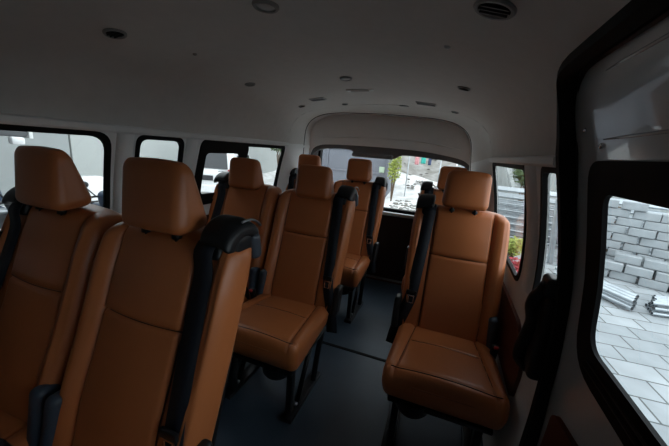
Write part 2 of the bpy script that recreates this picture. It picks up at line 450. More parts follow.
# ring wall between ceiling/wall profile and arch at y = YB
def prof_at(ang):
    """point of the wall-and-ceiling section in direction ang from (0, .9)"""
    c, sn = math.cos(ang), math.sin(ang); lo_, hi_ = 0.05, 2.5
    for _ in range(40):
        mid = (lo_ + hi_) / 2; x = c * mid; z = .9 + sn * mid
        lim = wx(max(0, z)) if z < 1.28 else 0.8
        ins = (abs(x) < lim and z < 1.28) or (z >= 1.28 and abs(x) < .8 and z < ceil_z(x))
        if ins: lo_ = mid
        else: hi_ = mid
    return (c * lo_, .9 + sn * lo_)
def blend(name, idx, m):
    bm = bmesh.new(); rows = []
    for i in idx:
        x, z = ARL[i]; px, pz = prof_at(math.atan2(z - .9, x))
        if z < .9: px, pz = (wx(z) * (1 if x > 0 else -1), z)
        row = []
        for k in range(9):
            t = k / 8; e_ = t * t * (3 - 2 * t); row.append(bm.verts.new((px + (x - px) * e_, YL - .004 + (YB - YL + .008) * t, pz + (z - pz) * e_)))
        for k in range(8, -1, -1):
            t = k / 8; e_ = t * t * (3 - 2 * t); ox = .02 if x > 0 else -.02; row.append(bm.verts.new((px + (x - px) * e_ + ox, YL - .004 + (YB - YL + .008) * t, pz + (z - pz) * e_ + (.02 if z > 1.3 else 0))))
        rows.append(row)
    for a, b in zip(rows, rows[1:]):
        for k in range(len(a)): bm.faces.new((a[k], a[(k + 1) % len(a)], b[(k + 1) % len(a)], b[k]))
    bm.faces.new(rows[0]); bm.faces.new(rows[-1][::-1])
    return from_bm(name, bm, m, kind='structure', angle=50)
iL = max(i for i in range(len(ARL)) if ARL[i][0] < 0 and ARL[i][1] < 1.30); iR = min(i for i in range(len(ARL)) if ARL[i][0] > 0 and ARL[i][1] < 1.28)
blend('trim_6', range(0, iL + 1), M['trim']); blend('trim_12', range(iL, iR + 1), M['headliner']); blend('trim_9', range(iR, len(ARL)), M['trim'])
# soft shadow gap at the arch edge: thin dark rubber bead
bm = bmesh.new(); add_tube(bm, [(x, YB + 0.0, z) for x, z in ARL], 0.0045, 6); from_bm('trim_13', bm, M['rubber'], kind='structure')
# reveal from arch to tailgate
bm = bmesh.new(); a = [bm.verts.new((x, YB + 0.02, z)) for x, z in ARL]; b = [bm.verts.new((x * 1.0, YT, z)) for x, z in ARL]
a2 = [bm.verts.new((x + (-.02 if x < 0 else .02), YB + 0.02, z + .02)) for x, z in ARL]; b2 = [bm.verts.new((x + (-.02 if x < 0 else .02), YT, z + .02)) for x, z in ARL]
for i in range(len(a) - 1): bm.faces.new((a[i], a[i + 1], b[i + 1], b[i])); bm.faces.new((a2[i], b2[i], b2[i + 1], a2[i + 1]))
from_bm('trim_14', bm, M['trim'], kind='structure')
gate = empty('door_2', (0, 0, 0)); gate['kind'] = 'structure'
# upper pale panel with its drooping lower edge
GZ = [(-.80, 1.20), (-.77, 1.27), (-.70, 1.305), (-.6, 1.318), (-.35, 1.325), (0, 1.325), (.3, 1.315), (.55, 1.285), (.66, 1.255), (.72, 1.20)]
GZ = [(p.x, p.y) for p in smoothpath([(x_, z_, 0) for x_, z_ in GZ], 3)]
up = GZ + [(.74, 1.20), (.72, 1.45), (.62, 1.54), (.42, 1.61), (-.5, 1.63), (-.74, 1.57), (-.83, 1.45), (-.83, 1.20)]
sheet('upper_panel', up, [], 0.07, mapB(2.875), 0.03, M['trim'], gate, None)
# crease across the upper panel
bm = bmesh.new(); add_tube(bm, smoothpath([(-.72, 2.872, 1.385), (-.2, 2.870, 1.405), (.3, 2.870, 1.395), (.6, 2.872, 1.35)], 6), 0.004, 6); from_bm('panel_crease', bm, M['trim'], gate)
# darker lower band with the stop-lamp bump
band_low = [(-.80, 1.165), (-.76, 1.225), (-.70, 1.262), (-.60, 1.280), (-.42, 1.285), (-.36, 1.27), (-.29, 1.235), (-.20, 1.225), (-.05, 1.222), (.04, 1.228), (.09, 1.255), (.15, 1.268), (.40, 1.258), (.56, 1.24), (.66, 1.212), (.72, 1.165)]
band_low = [(p.x, p.y) for p in smoothpath([(x_, z_, 0) for x_, z_ in band_low], 3)]
sheet('lower_band', GZ[::-1] + band_low, [], 0.06, mapB(2.89), 0.05, M['darktrim'], gate, None)
gq = [(-.78, .745), (.74, .745), (.73, 1.30), (-.77, 1.30)]
sheet('gate_panel', [(-.86, -0.06), (.80, -0.06), (.80, 1.60), (-.86, 1.60)], [rpoly([(-.735, .735), (.69, .735), (.68, 1.31), (-.73, 1.31)], .05)], 0.09, mapB(2.955), 0.05, M['paint'], gate, None)
sheet('lower_panel', rpoly([(-.72, 0.035), (.66, 0.035), (.68, .70), (-.74, .70)], .03), [], 0.1, mapB(2.938), 0.02, mat('dark_brown_panel', (.035, .012, .009), .6, noise=.2), gate, None)
bm = bmesh.new(); add_box(bm, -.02, 2.925, .708, 1.42, .055, .036, .010); from_bm('gate_sill', bm, M['paint'], gate, angle=40)
ring('window_frame', rpoly([(-.745, .725), (.70, .725), (.69, 1.32), (-.74, 1.32)], .05), rpoly([(-.72, .752), (.675, .752), (.665, 1.30), (-.715, 1.30)], .05), mapB(2.955), -.004, .055, M['rubber'], gate)
pane('pane', rpoly([(-.72, .75), (.68, .75), (.67, 1.30), (-.715, 1.30)], .05), mapB(2.955), .045, M['glass'], gate)
# high stop lamp housing
bm = rbox(.20, .03, .022, .018, 10, 3, 3); bmesh.ops.translate(bm, vec=(-.16, 2.90, 1.243), verts=bm.verts); from_bm('stop_lamp_cover', bm, M['darktrim'], gate)
# threshold strip by the tailgate
bm = bmesh.new(); add_box(bm, -.05, 2.925, .008, 1.5, .02, .016, .004); from_bm('trim_15', bm, M['brown'], kind='structure', angle=40)
# ---------------------------------------------------------------- seats
def bevel_crease(x, x0, w, d): return d * math.exp(-((x - x0) / w) ** 2)
ZR0, ZR1 = 0.37, 1.025
def plane_y(z): return -.052 + .33 * (z - .795) if z > .38 else -.189 + .33 * (z - .38)
def hw_in(z):  return float(np.interp(z, [.36, .5, .7, .9, .98, 1.02], [.216, .228, .231, .231, .229, .221]))
def hw_out(z): return float(np.interp(z, [.36, .5, .7, .9, .98, 1.02], [.222, .232, .240, .243, .240, .225]))
def back_deform(m):
    H = (ZR1 - ZR0) / 2
    def f(x, y, z):
        zz = ZR0 + H + z
        sx = x * m      # +: belt side
        t = x / .24
        ww = hw_out(zz) if sx > 0 else hw_in(zz)
        X = t * ww
        s2 = X * m
        front = max(0.0, min(1.0, -y / .05))
        # top edge: slight drop towards the inner side
        top = max(0, (zz - .90) / .125)
        zz2 = zz - top * 0.016 * max(0, (-s2 - .12) / .12) ** 1.5 - top * .01 * max(0, (abs(X) - .05) / .2)
        yo = 0.0
        # centre panel inset between seams
        d = 0.0
        a, b = -.150, .128
        if s2 < a: u = min(1, (a - s2) / .045); yo -= .024 * math.sin(u * math.pi / 2)
        if s2 < a - .045: yo += .022 * ((a - .045 - s2) / .06) ** 2
        if .195 < s2: u = min(1, (s2 - .195) / .03); yo -= .012 * math.sin(u * math.pi / 2)
        if s2 > .222: yo += .03 * ((s2 - .222) / .02) ** 2 * .5
        # belt channel slightly recessed
        if b < s2 <= .195: yo += .007
        # panel soft crown and lumbar
        if a <= s2 <= b:
            c = (s2 - (a + b) / 2) / ((b - a) / 2); yo -= .012 * (1 - c * c)
        yo += bevel_crease(s2, a, .0050, .012) + bevel_crease(s2, b, .0050, .012) + bevel_crease(s2, -.205, .004, .006) + bevel_crease(s2, .214, .003, .006)
        yo -= .010 * math.exp(-((zz - .55) / .12) ** 2)
        if a <= s2 <= b: yo += bevel_crease(zz, .783, .0048, .011)
        Y = plane_y(zz) + .05 + y * (1.0 + 0.15 * (1 - top)) + yo * front
        if y > 0: Y += .02 * (1 - abs(t)) * (y / .05) 
        return (X, Y, zz2)
    return f
def cushion_deform(m):
    # local box hx .235, hy .235 (y), hz .075
    def f(x, y, z):
        t = (y + .235) / .47            # 0 front .. 1 back
        X = x * (.985 - .05 * t)
        Y = -.365 + y
        top = max(0, min(1, z / .06))
        zc = .375 + z
        crown = .018 * (1 - (x / .235) ** 2) * top
        zz = zc + crown - .045 * t * top + .022 * (1 - top) * t
        a = .145 + .045 * (1 - t)
        cr = bevel_crease(abs(x), a, .0048, .011) * top
        fr = bevel_crease(y, -.212, .005, .005) * top
        mid = 0
        if abs(x) < a: mid = bevel_crease(y, .03, .0045, .004) * top
        zz -= cr + mid + fr
        if abs(x) > a: zz += .010 * top * min(1, (abs(x) - a) / .03)
        # front face bulge with piping line
        if y < -.16: Y -= .012 * (1 - (z / .075) ** 2) - .004
        # underside taper
        if z < 0: X *= 1 - .04 * (-z / .075); Y += .02 * (-z / .075) * (1 - t)
        return (X, Y, zz)
    return f
def head_deform(x, y, z):
    # hx .112, hy .045, hz .088
    t = (z + .088) / .176              # 0 bottom 1 top
    X = x * (1.0 - .085 * t)
    f = -.032 + .018 * t - .010 * (1 - (x / .112) ** 2)
    b = .092 - .062 * t
    u = (y + .045) / .09
    Y = f + (b - f) * u
    Z = 1.112 + z + .006 * (1 - (x / .112) ** 2) * t + (-.012 * (1 - u) * (1 - t)) - .004 * abs(z) / .088
    X -= 0
    return (X, Y, Z)

def make_seat(m, label):
    root = empty('passenger_seat'); ch = []
    P = lambda name, bm, mt, par=None, **k: ch.append(from_bm(name, bm, M[mt], par or root, **k)) or ch[-1]
    P('backrest', rbox(.24, .05, (ZR1 - ZR0) / 2, .035, 40, 4, 26, back_deform(m), ex=(.205, .21, .215, .22, .2, -.22, -.19, -.21, -.205, -.2, -.215, -.16, -.155, -.15, -.145, -.14, -.135, .12, .125, .13, .135, .14, .195, .20, .16, .155, .15, .145, -.12, -.125, -.13, -.195, -.2), ez=(.07, .075, .08, .085, .09, .095)), 'leather')
    P('cushion', rbox(.235, .235, .075, .035, 34, 26, 5, cushion_deform(m), ex=(.18, .175, .17, .165, .16, .155, .15, .145, .19, -.18, -.175, -.17, -.165, -.16, -.155, -.15, -.145, -.19), ey=(.02, .025, .03, .035, .04)), 'leather')
    bd, cd = back_deform(m), cushion_deform(m); bk_, cs_ = ch[-2], ch[-1]
    def seam(par, pts):
        b_ = bmesh.new(); add_tube(b_, pts, .0021, 5); P('seam', b_, 'seam', par)
    for s2 in (-.150, .128):
        lst = []
        for k in range(19):
            zz = .40 + .575 * k / 18; ww = hw_out(zz) if s2 > 0 else hw_in(zz); lst.append(Vector(bd(s2 * m / ww * .24, -.05, zz - ZR0 - (ZR1 - ZR0) / 2)) + Vector((0, -.0012, 0)))
        seam(bk_, lst)
    seam(bk_, [Vector(bd((-.150 + .278 * k / 12) * m / .232 * .24, -.05, .783 - ZR0 - (ZR1 - ZR0) / 2)) + Vector((0, -.0012, 0)) for k in range(13)])
    for sg in (-1, 1):
        seam(cs_, [Vector(cd(sg * (.145 + .045 * (1 - (yy + .235) / .47)), yy, .075)) + Vector((0, 0, .0012)) for yy in [-.206 + .406 * k / 14 for k in range(15)]])
    seam(cs_, [Vector(cd(x_, -.212, .0728)) + Vector((0, -.0005, .0012)) for x_ in [-.205 + .41 * k / 14 for k in range(15)]])
    seam(cs_, [Vector(cd(x_, .03, .075)) + Vector((0, 0, .0008)) for x_ in [-.15 + .30 * k / 10 for k in range(11)]])
    # piping along the front edge of the cushion
    bm = bmesh.new(); add_tube(bm, [(x, -.607 + .020 * (abs(x) / .22) ** 4, .402 + .004 * (1 - (x / .22) ** 2)) for x in [i * .0218 for i in range(-10, 11)]], .0022, 6); P('piping', bm, 'leather_side')
    hr = P('headrest', rbox(.112, .045, .088, .030, 14, 6, 10, head_deform), 'leather')
    for s in (-1, 1):
        bm = bmesh.new(); add_tube(bm, [(s * .055, .012, .99), (s * .055, .016, 1.045)], .0065, 10); add_lathe(bm, [(.013, 0), (.013, .010), (.009, .014)], Matrix.Translation((s * .055, .012, 1.008)), 14); P('headrest_post', bm, 'black')
    # back shell
    bm = rbox(.222, .012, .29, .012, 14, 2, 14, lambda x, y, z: (x * (1 - .08 * max(0, z / .29)), plane_y(.69 + z) + .112 + y + .012 * (1 - (x / .222) ** 2), .69 + z)); P('back_shell', bm, 'black')
    # shoulder belt guide wrapping over the top outer corner
    g = bmesh.new(); 
    def gd(x, y, z):
        a = (y + .09) / .18           # 0 front .. 1 back
        ang = a * math.pi * .86
        R_ = .052 + z
        yy = .068 - math.cos(ang) * (R_ + .006) ; zz = 1.012 + math.sin(ang) * R_ * .90
        if a < .5: zz = max(zz, .0)
        return (m * (.190 + x * .92), yy, zz - .018 * max(0, x / .05) ** 2)
    g = rbox(.050, .09, .020, .014, 8, 18, 3, gd); bg_ = P('belt_guide', g, 'black')
    # front leg of the guide
    gb = rbox(.036, .014, .03, .012, 6, 2, 5, lambda x, y, z: (m * (.166 + x), plane_y(1.0 + z) + .004 + y, 1.003 + z)); bm2 = gb; P('guide_cover', bm2, 'black', bg_)
    P('guide_core', rbox(.040, .050, .040, .03, 4, 5, 5, lambda x, y, z: (m * (.192 + x), .070 + y, 1.008 + z)), 'black', bg_)
    bm = rbox(.030, .020, .040, .016, 6, 4, 6, lambda x, y, z: (m * (.212 + x), .118 + y - z * .15, .990 + z)); P('guide_end', bm, 'darktrim2', bg_)
    bm = bmesh.new(); add_tube(bm, [(m * .236, .068 - math.cos(a) * .078, 1.010 + math.sin(a) * .064) for a in [math.pi * (.42 + .38 * i / 8) for i in range(9)]], .0035, 8); P('guide_trim', bm, 'chrome_dull', bg_)
    # webbing
    bm = bmesh.new()
    add_ribbon(bm, [(m * .162, .030, 1.030), (m * .161, -.008, .995), (m * .163, plane_y(.93) - .006, .93), (m * .170, plane_y(.80) - .010, .80), (m * .178, plane_y(.68) - .016, .68), (m * .187, plane_y(.57) - .020, .57), (m * .205, plane_y(.50) - .020, .50), (m * .235, -.19, .40), (m * .25, -.20, .30)], .058, .0025, (1, 0, 0)); belt = P('seat_belt', bm, 'web')
    bm = bmesh.new(); 
    lo = [(-.016, -.022), (.016, -.022), (.013, .022), (-.013, .022)]
    y0 = plane_y(.555) - .028
    for (cx_, cz_, sx_, sz_) in ((0, .020, .036, .007), (0, -.020, .024, .007), (-.013, 0, .006, .042), (.013, 0, .006, .042)): add_box(bm, m * .186 + cx_, y0, .552 + cz_, sx_, .004, sz_, .001)
    P('belt_tongue', bm, 'chrome', belt, angle=40)
    bm = bmesh.new(); add_box(bm, m * .186, y0 + .002, .588, .052, .012, .026, .004); P('tongue_grip', bm, 'black', belt, angle=40)
    # belt anchor cover low on the belt side
    bm = rbox(.018, .035, .075, .014, 4, 5, 8, lambda x, y, z: (m * (.248 + x), -.15 + y + z * .3, .47 + z)); P('anchor_cover', bm, 'black')
    # hinge cover and buckle on the inner side
    bm = rbox(.022, .042, .100, .019, 4, 5, 8, lambda x, y, z: (-m * (.207 + x - .004 * z / .1), -.172 + y * (1 - .22 * z / .1) + z * .10, .462 + z)); P('hinge_cover', bm, 'bluegrey')
    rot = Matrix.Rotation(math.radians(20), 3, 'X')
    bm = bmesh.new(); add_box(bm, -m * .212, -.265, .440, .030, .026, .085, .008, rot); bk = P('buckle', bm, 'black', angle=40)
    bm = bmesh.new(); add_box(bm, -m * .212, -.289, .476, .018, .012, .014, .003, rot); P('release_button', bm, 'red', bk, angle=40)
    # under-seat pan and frame
    bm = bmesh.new(); add_box(bm, 0, -.36, .287, .40, .42, .022, .006); P('seat_pan', bm, 'blackmetal', angle=40)
    bm = bmesh.new(); add_lathe(bm, [(.03, .228), (.058, .233), (.070, .250), (.075, .30)], Matrix.Translation((m * .10, -.515, 0)), 22); P('pan_cover', bm, 'blackmetal', angle=40)
    for s in (-1, 1):
        xx = s * .165
        bm = bmesh.new(); add_box(bm, xx, -.50, .15, .030, .040, .29, .006); P('leg', bm, 'blackmetal', angle=40)
        bm = bmesh.new(); add_tube(bm, smoothpath([(xx + .02 * s, -.18, .28), (xx + .02 * s, -.22, .18), (xx + .02 * s, -.25, .06), (xx + .02 * s, -.27, .0)], 4), .016, 10, up=(1, 0, 0)); P('leg', bm, 'blackmetal')
        bm = bmesh.new(); add_tube(bm, [(xx + .01 * s, -.30, .28), (xx + .01 * s, -.44, .03)], .013, 10); P('brace', bm, 'blackmetal')
        bm = bmesh.new(); add_box(bm, xx + .008 * s, -.37, .0125, .055, .36, .025, .005); rl = P('floor_rail', bm, 'blackmetal', angle=40)
        for yb in (-.455, -.235):
            bm = bmesh.new(); add_lathe(bm, [(.013, 0), (.013, .008), (.008, .012)], Matrix.Translation((xx + .008 * s, yb, .025)), 8); P('bolt', bm, 'chrome_dull', rl, angle=40)
    return root
M['darktrim2'] = mat('guide_end_grey', (0.045, 0.055, 0.070), 0.35)
M['chrome_dull'] = mat('dull_steel', (0.35, 0.37, 0.40), 0.3, metal=1.0)
proto_p = make_seat(1, ''); proto_m = make_seat(-1, '')
def place(proto, x, y, first, label, group, dz=0.0):
    o = proto if first else copy_tree(proto)
    o.location = (x, y, 0)
    tag(o, label, 'seat', group)
    for c in kids(o):
        if c.name.startswith('headrest') and not c.name.startswith('headrest_post') and dz: c.location.z = dz
    return o
G1 = 'tan leather passenger seats'
XA, XB, XR = -.659, -.184, .632
place(proto_p, XB, .585, True, 'nearest tan leather seat, black belt guide on its shoulder, left of the aisle', G1, .012)
place(proto_m, XA, .585, True, 'tan leather seat cut by the left edge, before the largest left window', G1, .010)
place(proto_p, XB, 1.607, False, 'tan leather seat in the middle row left of the aisle, cushion and legs showing', G1, -.025)
place(proto_m, XA, 1.607, False, 'tan leather seat beside the black-framed sliding window, white car outside', G1, -.022)
place(proto_p, XB, 2.559, False, 'last-row tan leather seat left of the aisle, against the tailgate window', G1)
place(proto_m, XA, 2.559, False, 'last-row tan leather seat in the left rear corner, only headrest and shoulder showing', G1)
place(proto_m, XR, 1.662, False, 'single tan leather seat right of the aisle, whole cushion visible', G1, .018)
place(proto_m, .575, 2.62, False, 'last-row tan leather seat half hidden behind the single right-hand seat', G1, .012)

# ---------------------------------------------------------------- small things on the ceiling
def ceil_frame(x, y):
    z0 = ceil_z(x); s = (ceil_z(x + .02) - ceil_z(x - .02)) / .04
    n = Vector((s, 0, -1)).normalized()           # down into the cabin
    xa = Vector((1, 0, s)).normalized(); ya = n.cross(xa)
    return Matrix(((xa.x, ya.x, n.x, x), (xa.y, ya.y, n.y, y), (xa.z, ya.z, n.z, z0), (0, 0, 0, 1)))
def vent(x, y, r, label, dark=True):
    e = empty('ceiling_vent'); e.matrix_world = ceil_frame(x, y); tag(e, label, 'air vent', 'round ceiling air vents')
    bm = bmesh.new(); add_lathe(bm, [(r * .80, -.002), (r, -.002), (r, .003), (r * .93, .006), (r * .80, .006), (r * .74, .002)], None, 32)
    bmesh.ops.delete(bm, geom=[f for f in bm.faces if len(f.verts) > 8], context='FACES'); from_bm('bezel', bm, M['vent_grey'], e, angle=30)
    bm = bmesh.new(); add_lathe(bm, [(r * .80, -.001), (r * .78, .0015)], None, 32); from_bm('throat', bm, M['rubber'] if dark else M['vent_grey'], e, angle=30)
    for k in (-1, 0, 1):
        hw = math.sqrt(max(0, (r * .76) ** 2 - (k * r * .36) ** 2))
        bm = bmesh.new(); add_box(bm, 0, k * r * .36, .004, hw * 2, r * .10, .006, .001, Matrix.Rotation(.0, 3, 'X')); from_bm('vane', bm, M['black' if dark else 'vent_grey'], e, angle=30)
    return e
vent(-.531, .764, .033, 'round ceiling air vent above the two nearest seats at upper left')
vent(.563, .752, .042, 'round ceiling air vent near the top edge, right of the ceiling centre')
vent(.538, 1.53, .028, 'round dark ceiling air vent above the single right-hand seat')
vent(.514, 2.308, .026, 'small dark ceiling air vent beside the right end of the rear arch')
vent(-.564, 2.173, .026, 'small dark ceiling air vent beside the left end of the rear arch')
vent(-.275, 2.315, .024, 'small dark ceiling air vent just ahead of the rear arch, left of centre')
vent(-.532, 1.481, .028, 'pale round ceiling vent left of the middle lamp, above the sliding window', False)
def lamp(x, y, r, label):
    e = empty('ceiling_lamp'); e.matrix_world = ceil_frame(x, y); tag(e, label, 'lamp', 'round ceiling lamps')
    bm = bmesh.new(); add_lathe(bm, [(r * .7, -.002), (r, -.002), (r, .003), (r * .9, .008), (r * .75, .008), (r * .70, .003)], None, 32)
    bmesh.ops.delete(bm, geom=[f for f in bm.faces if len(f.verts) > 8], context='FACES'); from_bm('bezel', bm, M['vent_grey'], e, angle=30)
    bm = bmesh.new(); add_lathe(bm, [(r * .74, 0), (r * .68, .004), (r * .4, .008), (r * .05, .010)], None, 28); from_bm('lens', bm, M['lens'], e)
    return e
lamp(.004, .793, .036, 'unlit round ceiling lamp at the top edge left of centre')
lamp(-.029, 1.583, .032, 'unlit round ceiling lamp in the middle of the ceiling ahead of the long lamp')
M['plate_grey'] = mat('plate_grey', (.42, .42, .41), .6)
def plate(nm, x, y, sx, sy, label, cat, mt, slats=0, group=None):
    e = empty(nm); e.matrix_world = ceil_frame(x, y); tag(e, label, cat, group)
    bm = rbox(sx / 2, sy / 2, .006, .005, 4, 4, 1); from_bm('housing', bm, M[mt], e)
    for k in range(slats):
        bm = bmesh.new(); add_box(bm, 0, (k - (slats - 1) / 2) * sy * .8 / slats, .0065, sx * .88, sy * .3 / slats, .003); from_bm('slat', bm, M['darktrim'], e, smooth=False)
    return e
e = plate('ceiling_lamp', -.035, 1.87, .165, .045, 'long narrow unlit ceiling lamp between the round lamp and the rear arch', 'lamp', 'trim')
bm = rbox(.055, .014, .003, .003, 4, 2, 1); bmesh.ops.translate(bm, vec=(0, 0, .007), verts=bm.verts); from_bm('lens', bm, M['lens'], e)
plate('speaker_grille', -.385, 2.05, .11, .075, 'rectangular slotted grille on the ceiling, left of the rear arch centre', 'speaker', 'plate_grey', 5, 'rectangular ceiling grilles')
plate('speaker_grille', .33, 2.17, .13, .08, 'rectangular slotted grille on the ceiling, right of the rear arch centre', 'speaker', 'plate_grey', 5, 'rectangular ceiling grilles')
def clip(x, y, r, label, mt, nm='trim_clip', cat='clip'):
    bm = bmesh.new(); add_lathe(bm, [(r, -.002), (r, .002), (r * .6, .005), (r * .2, .006)], None, 20)
    o = from_bm(nm, bm, M[mt]); o.matrix_world = ceil_frame(x, y); tag(o, label, cat); return o
clip(.155, 2.40, .036, 'plain pale round cover on the ceiling beside the right grille', 'vent_grey', 'ceiling_cover', 'cover')
clip(-.461, 1.024, .008, 'tiny round clip in the ceiling left of the nearest lamp', 'vent_grey')
clip(.468, 1.033, .009, 'tiny round clip in the ceiling below the open round vent', 'trim')

# grab handle at the door jamb -------------------------------
gh = empty('grab_handle', (.85, 1.1, .75)); tag(gh, 'black curved grab handle on the pillar beside the sliding door opening', 'handle')
bm = bmesh.new(); pts = smoothpath([(.0, -.095, .185), (.0, -.080, .155), (-.004, -.055, .125), (-.004, -.045, .085), (-.002, -.07, .05), (-.006, -.065, .0), (-.008, -.045, -.06), (-.006, -.045, -.105), (.004, -.085, -.115)], 5)
n = len(pts); add_tube(bm, pts, [float(np.interp(i / (n - 1), [0, .15, .35, .6, .85, 1], [.018, .022, .026, .024, .024, .012])) for i in range(n)], 14, flat=.75, up=(1, 0, 0)); from_bm('grip', bm, M['black'], gh)
bm = rbox(.020, .035, .03, .015, 4, 5, 4); bmesh.ops.translate(bm, vec=(.012, -.09, .18), verts=bm.verts); from_bm('mount', bm, M['black'], gh)
bm = rbox(.022, .035, .14, .018, 4, 5, 8); bmesh.ops.translate(bm, vec=(.022, -.085, .01), verts=bm.verts); from_bm('mount', bm, M['black'], gh)

#@@OUTSIDE
# ---------------------------------------------------------------- outside
GZ0 = -0.6
def paver_mat():
    m = bpy.data.materials.new('concrete_pavers'); m.use_nodes = True; n = m.node_tree; b = n.nodes['Principled BSDF']; b.inputs['Roughness'].default_value = .85
    tc = n.nodes.new('ShaderNodeTexCoord'); mp = n.nodes.new('ShaderNodeMapping'); mp.inputs['Rotation'].default_value = (0, 0, math.radians(-3))
    br = n.nodes.new('ShaderNodeTexBrick'); br.inputs['Scale'].default_value = 1.0; br.inputs['Brick Width'].default_value = .42; br.inputs['Row Height'].default_value = .29
    br.inputs['Mortar Size'].default_value = .009; br.inputs['Color1'].default_value = (.32, .345, .36, 1); br.inputs['Color2'].default_value = (.46, .485, .50, 1); br.inputs['Mortar'].default_value = (.12, .13, .13, 1)
    nz = n.nodes.new('ShaderNodeTexNoise'); nz.inputs['Scale'].default_value = 3.0; nz.inputs['Detail'].default_value = 8
    mx = n.nodes.new('ShaderNodeMixRGB'); mx.blend_type = 'MULTIPLY'; mx.inputs[0].default_value = .5
    n.links.new(tc.outputs['Object'], mp.inputs[0]); n.links.new(mp.outputs[0], br.inputs['Vector']); n.links.new(tc.outputs['Object'], nz.inputs['Vector'])
    n.links.new(br.outputs['Color'], mx.inputs[1]); n.links.new(nz.outputs['Fac'], mx.inputs[2]); n.links.new(mx.outputs[0], b.inputs['Base Color'])
    return m
M['pavers'] = paver_mat()
M['rubble'] = mat('rubble_ground', (.74, .74, .74), .9, nscale=3, col2=(.46, .45, .43), bump=.6, bscale=10)
M['slope'] = mat('stony_slope', (.30, .29, .28), .9, nscale=1.5, col2=(.12, .11, .09), bump=.6, bscale=8)
M['concrete'] = mat('concrete_block', (.38, .405, .42), .85, noise=.35, nscale=3, bump=.3, bscale=60)
M['galv'] = mat('galvanised_pipe', (.50, .54, .57), .35, metal=.75, noise=.3, nscale=6)
M['whitewall'] = mat('white_render', (.40, .42, .41), .9, noise=.08, nscale=.8)
M['greywall'] = mat('grey_render', (.30, .32, .32), .9, noise=.10, nscale=.7)
M['shed'] = mat('grey_sheet_metal', (.17, .18, .21), .6, noise=.1, nscale=1)
M['darkroof'] = mat('dark_awning', (.09, .095, .10), .8)
M['leaf'] = mat('green_leaves', (.10, .17, .06), .6, noise=.5, nscale=3)
M['leaf_y'] = mat('yellow_green_leaves', (.36, .42, .08), .6, noise=.4, nscale=6)
M['flower'] = mat('red_flowers', (.50, .04, .06), .6, noise=.3, nscale=6)
M['bark'] = mat('bark', (.12, .08, .05), .9)
M['darkglass'] = mat('dark_car_glass', (.02, .025, .03), .08)
M['tyre'] = mat('tyre', (.02, .02, .02), .7)
M['bikeblue'] = mat('dark_blue_paint', (.03, .05, .09), .3, coat=.5)
M['plate'] = mat('plate_black', (.03, .03, .035), .5)
M['tail'] = mat('tail_lamp', (.35, .02, .02), .3)
bm = bmesh.new(); add_box(bm, 15.5, 5, GZ0 - .1, 29, 60, .2)
from_bm('ground_pavers', bm, M['pavers'], smooth=False, kind='structure').name = 'floor_outside'
bm = bmesh.new(); add_box(bm, 0, -8.6, GZ0 - .04, 22, 20.4, .1); from_bm('floor_dimming', bm, mat('dark_dimming_ground', (.07, .07, .072), .9, noise=.3, nscale=3), smooth=False, kind='structure')  # unseen dark ground, added to cut light bouncing up into the cabin
# left and rear yard ground rising to a stony slope at the back
bm = bmesh.new(); xs = [-45 + i for i in range(0, 47)] ; ys = [-20 + i for i in range(0, 66)]
grid = {}
for x in xs:
    for y in ys:
        h = 0
        if y > 12: h = .10 * (y - 12) + .012 * (y - 12) ** 2 + .25 * math.sin(x * 1.3 + y) * min(1, (y - 12) / 4) + .15 * math.sin(x * 2.9 - y * 1.7) * min(1, (y - 12) / 4)
        grid[(x, y)] = bm.verts.new((x, y, GZ0 + h))
for x in xs[:-1]:
    for y in ys[:-1]:
        f_ = bm.faces.new((grid[(x, y)], grid[(x + 1, y)], grid[(x + 1, y + 1)], grid[(x, y + 1)])); f_.material_index = 1 if y >= 17 else 0
yd = from_bm('floor_yard', bm, M['rubble'], kind='structure'); yd.data.materials.append(M['slope'])
# loose stones over the yard behind the van
bm = bmesh.new(); rs = random.Random(3)
for i in range(700):
    y = rs.uniform(7, 12.8) if i % 2 else rs.uniform(14.5, 24); x = rs.uniform(-4, 1.0) if y < 17 else rs.uniform(-9, 1.0)
    if -6.1 < x < -1.3 and y < 15.6: x = rs.uniform(-1.2, 1.0)
    s = rs.uniform(.03, .11)
    h = 0 if y < 12 else .10 * (y - 12) + .012 * (y - 12) ** 2 + .25 * math.sin(x * 1.3 + y) * min(1, (y - 12) / 4)
    g = bmesh.ops.create_icosphere(bm, subdivisions=1, radius=s, matrix=Matrix.Translation((x, y, GZ0 + h + s * .1)) @ Matrix.Rotation(rs.uniform(0, 6), 4, 'Z') @ Matrix.Diagonal((1.3, .9, .5, 1)))
    for v in g['verts']: v.co += Vector((rs.uniform(-.2, .2), rs.uniform(-.2, .2), rs.uniform(-.2, .2))) * s
o = from_bm('rubble', bm, M['slope'], smooth=False); tag(o, 'grey broken stones scattered over the pale yard behind the van', 'rubble', kind='stuff')

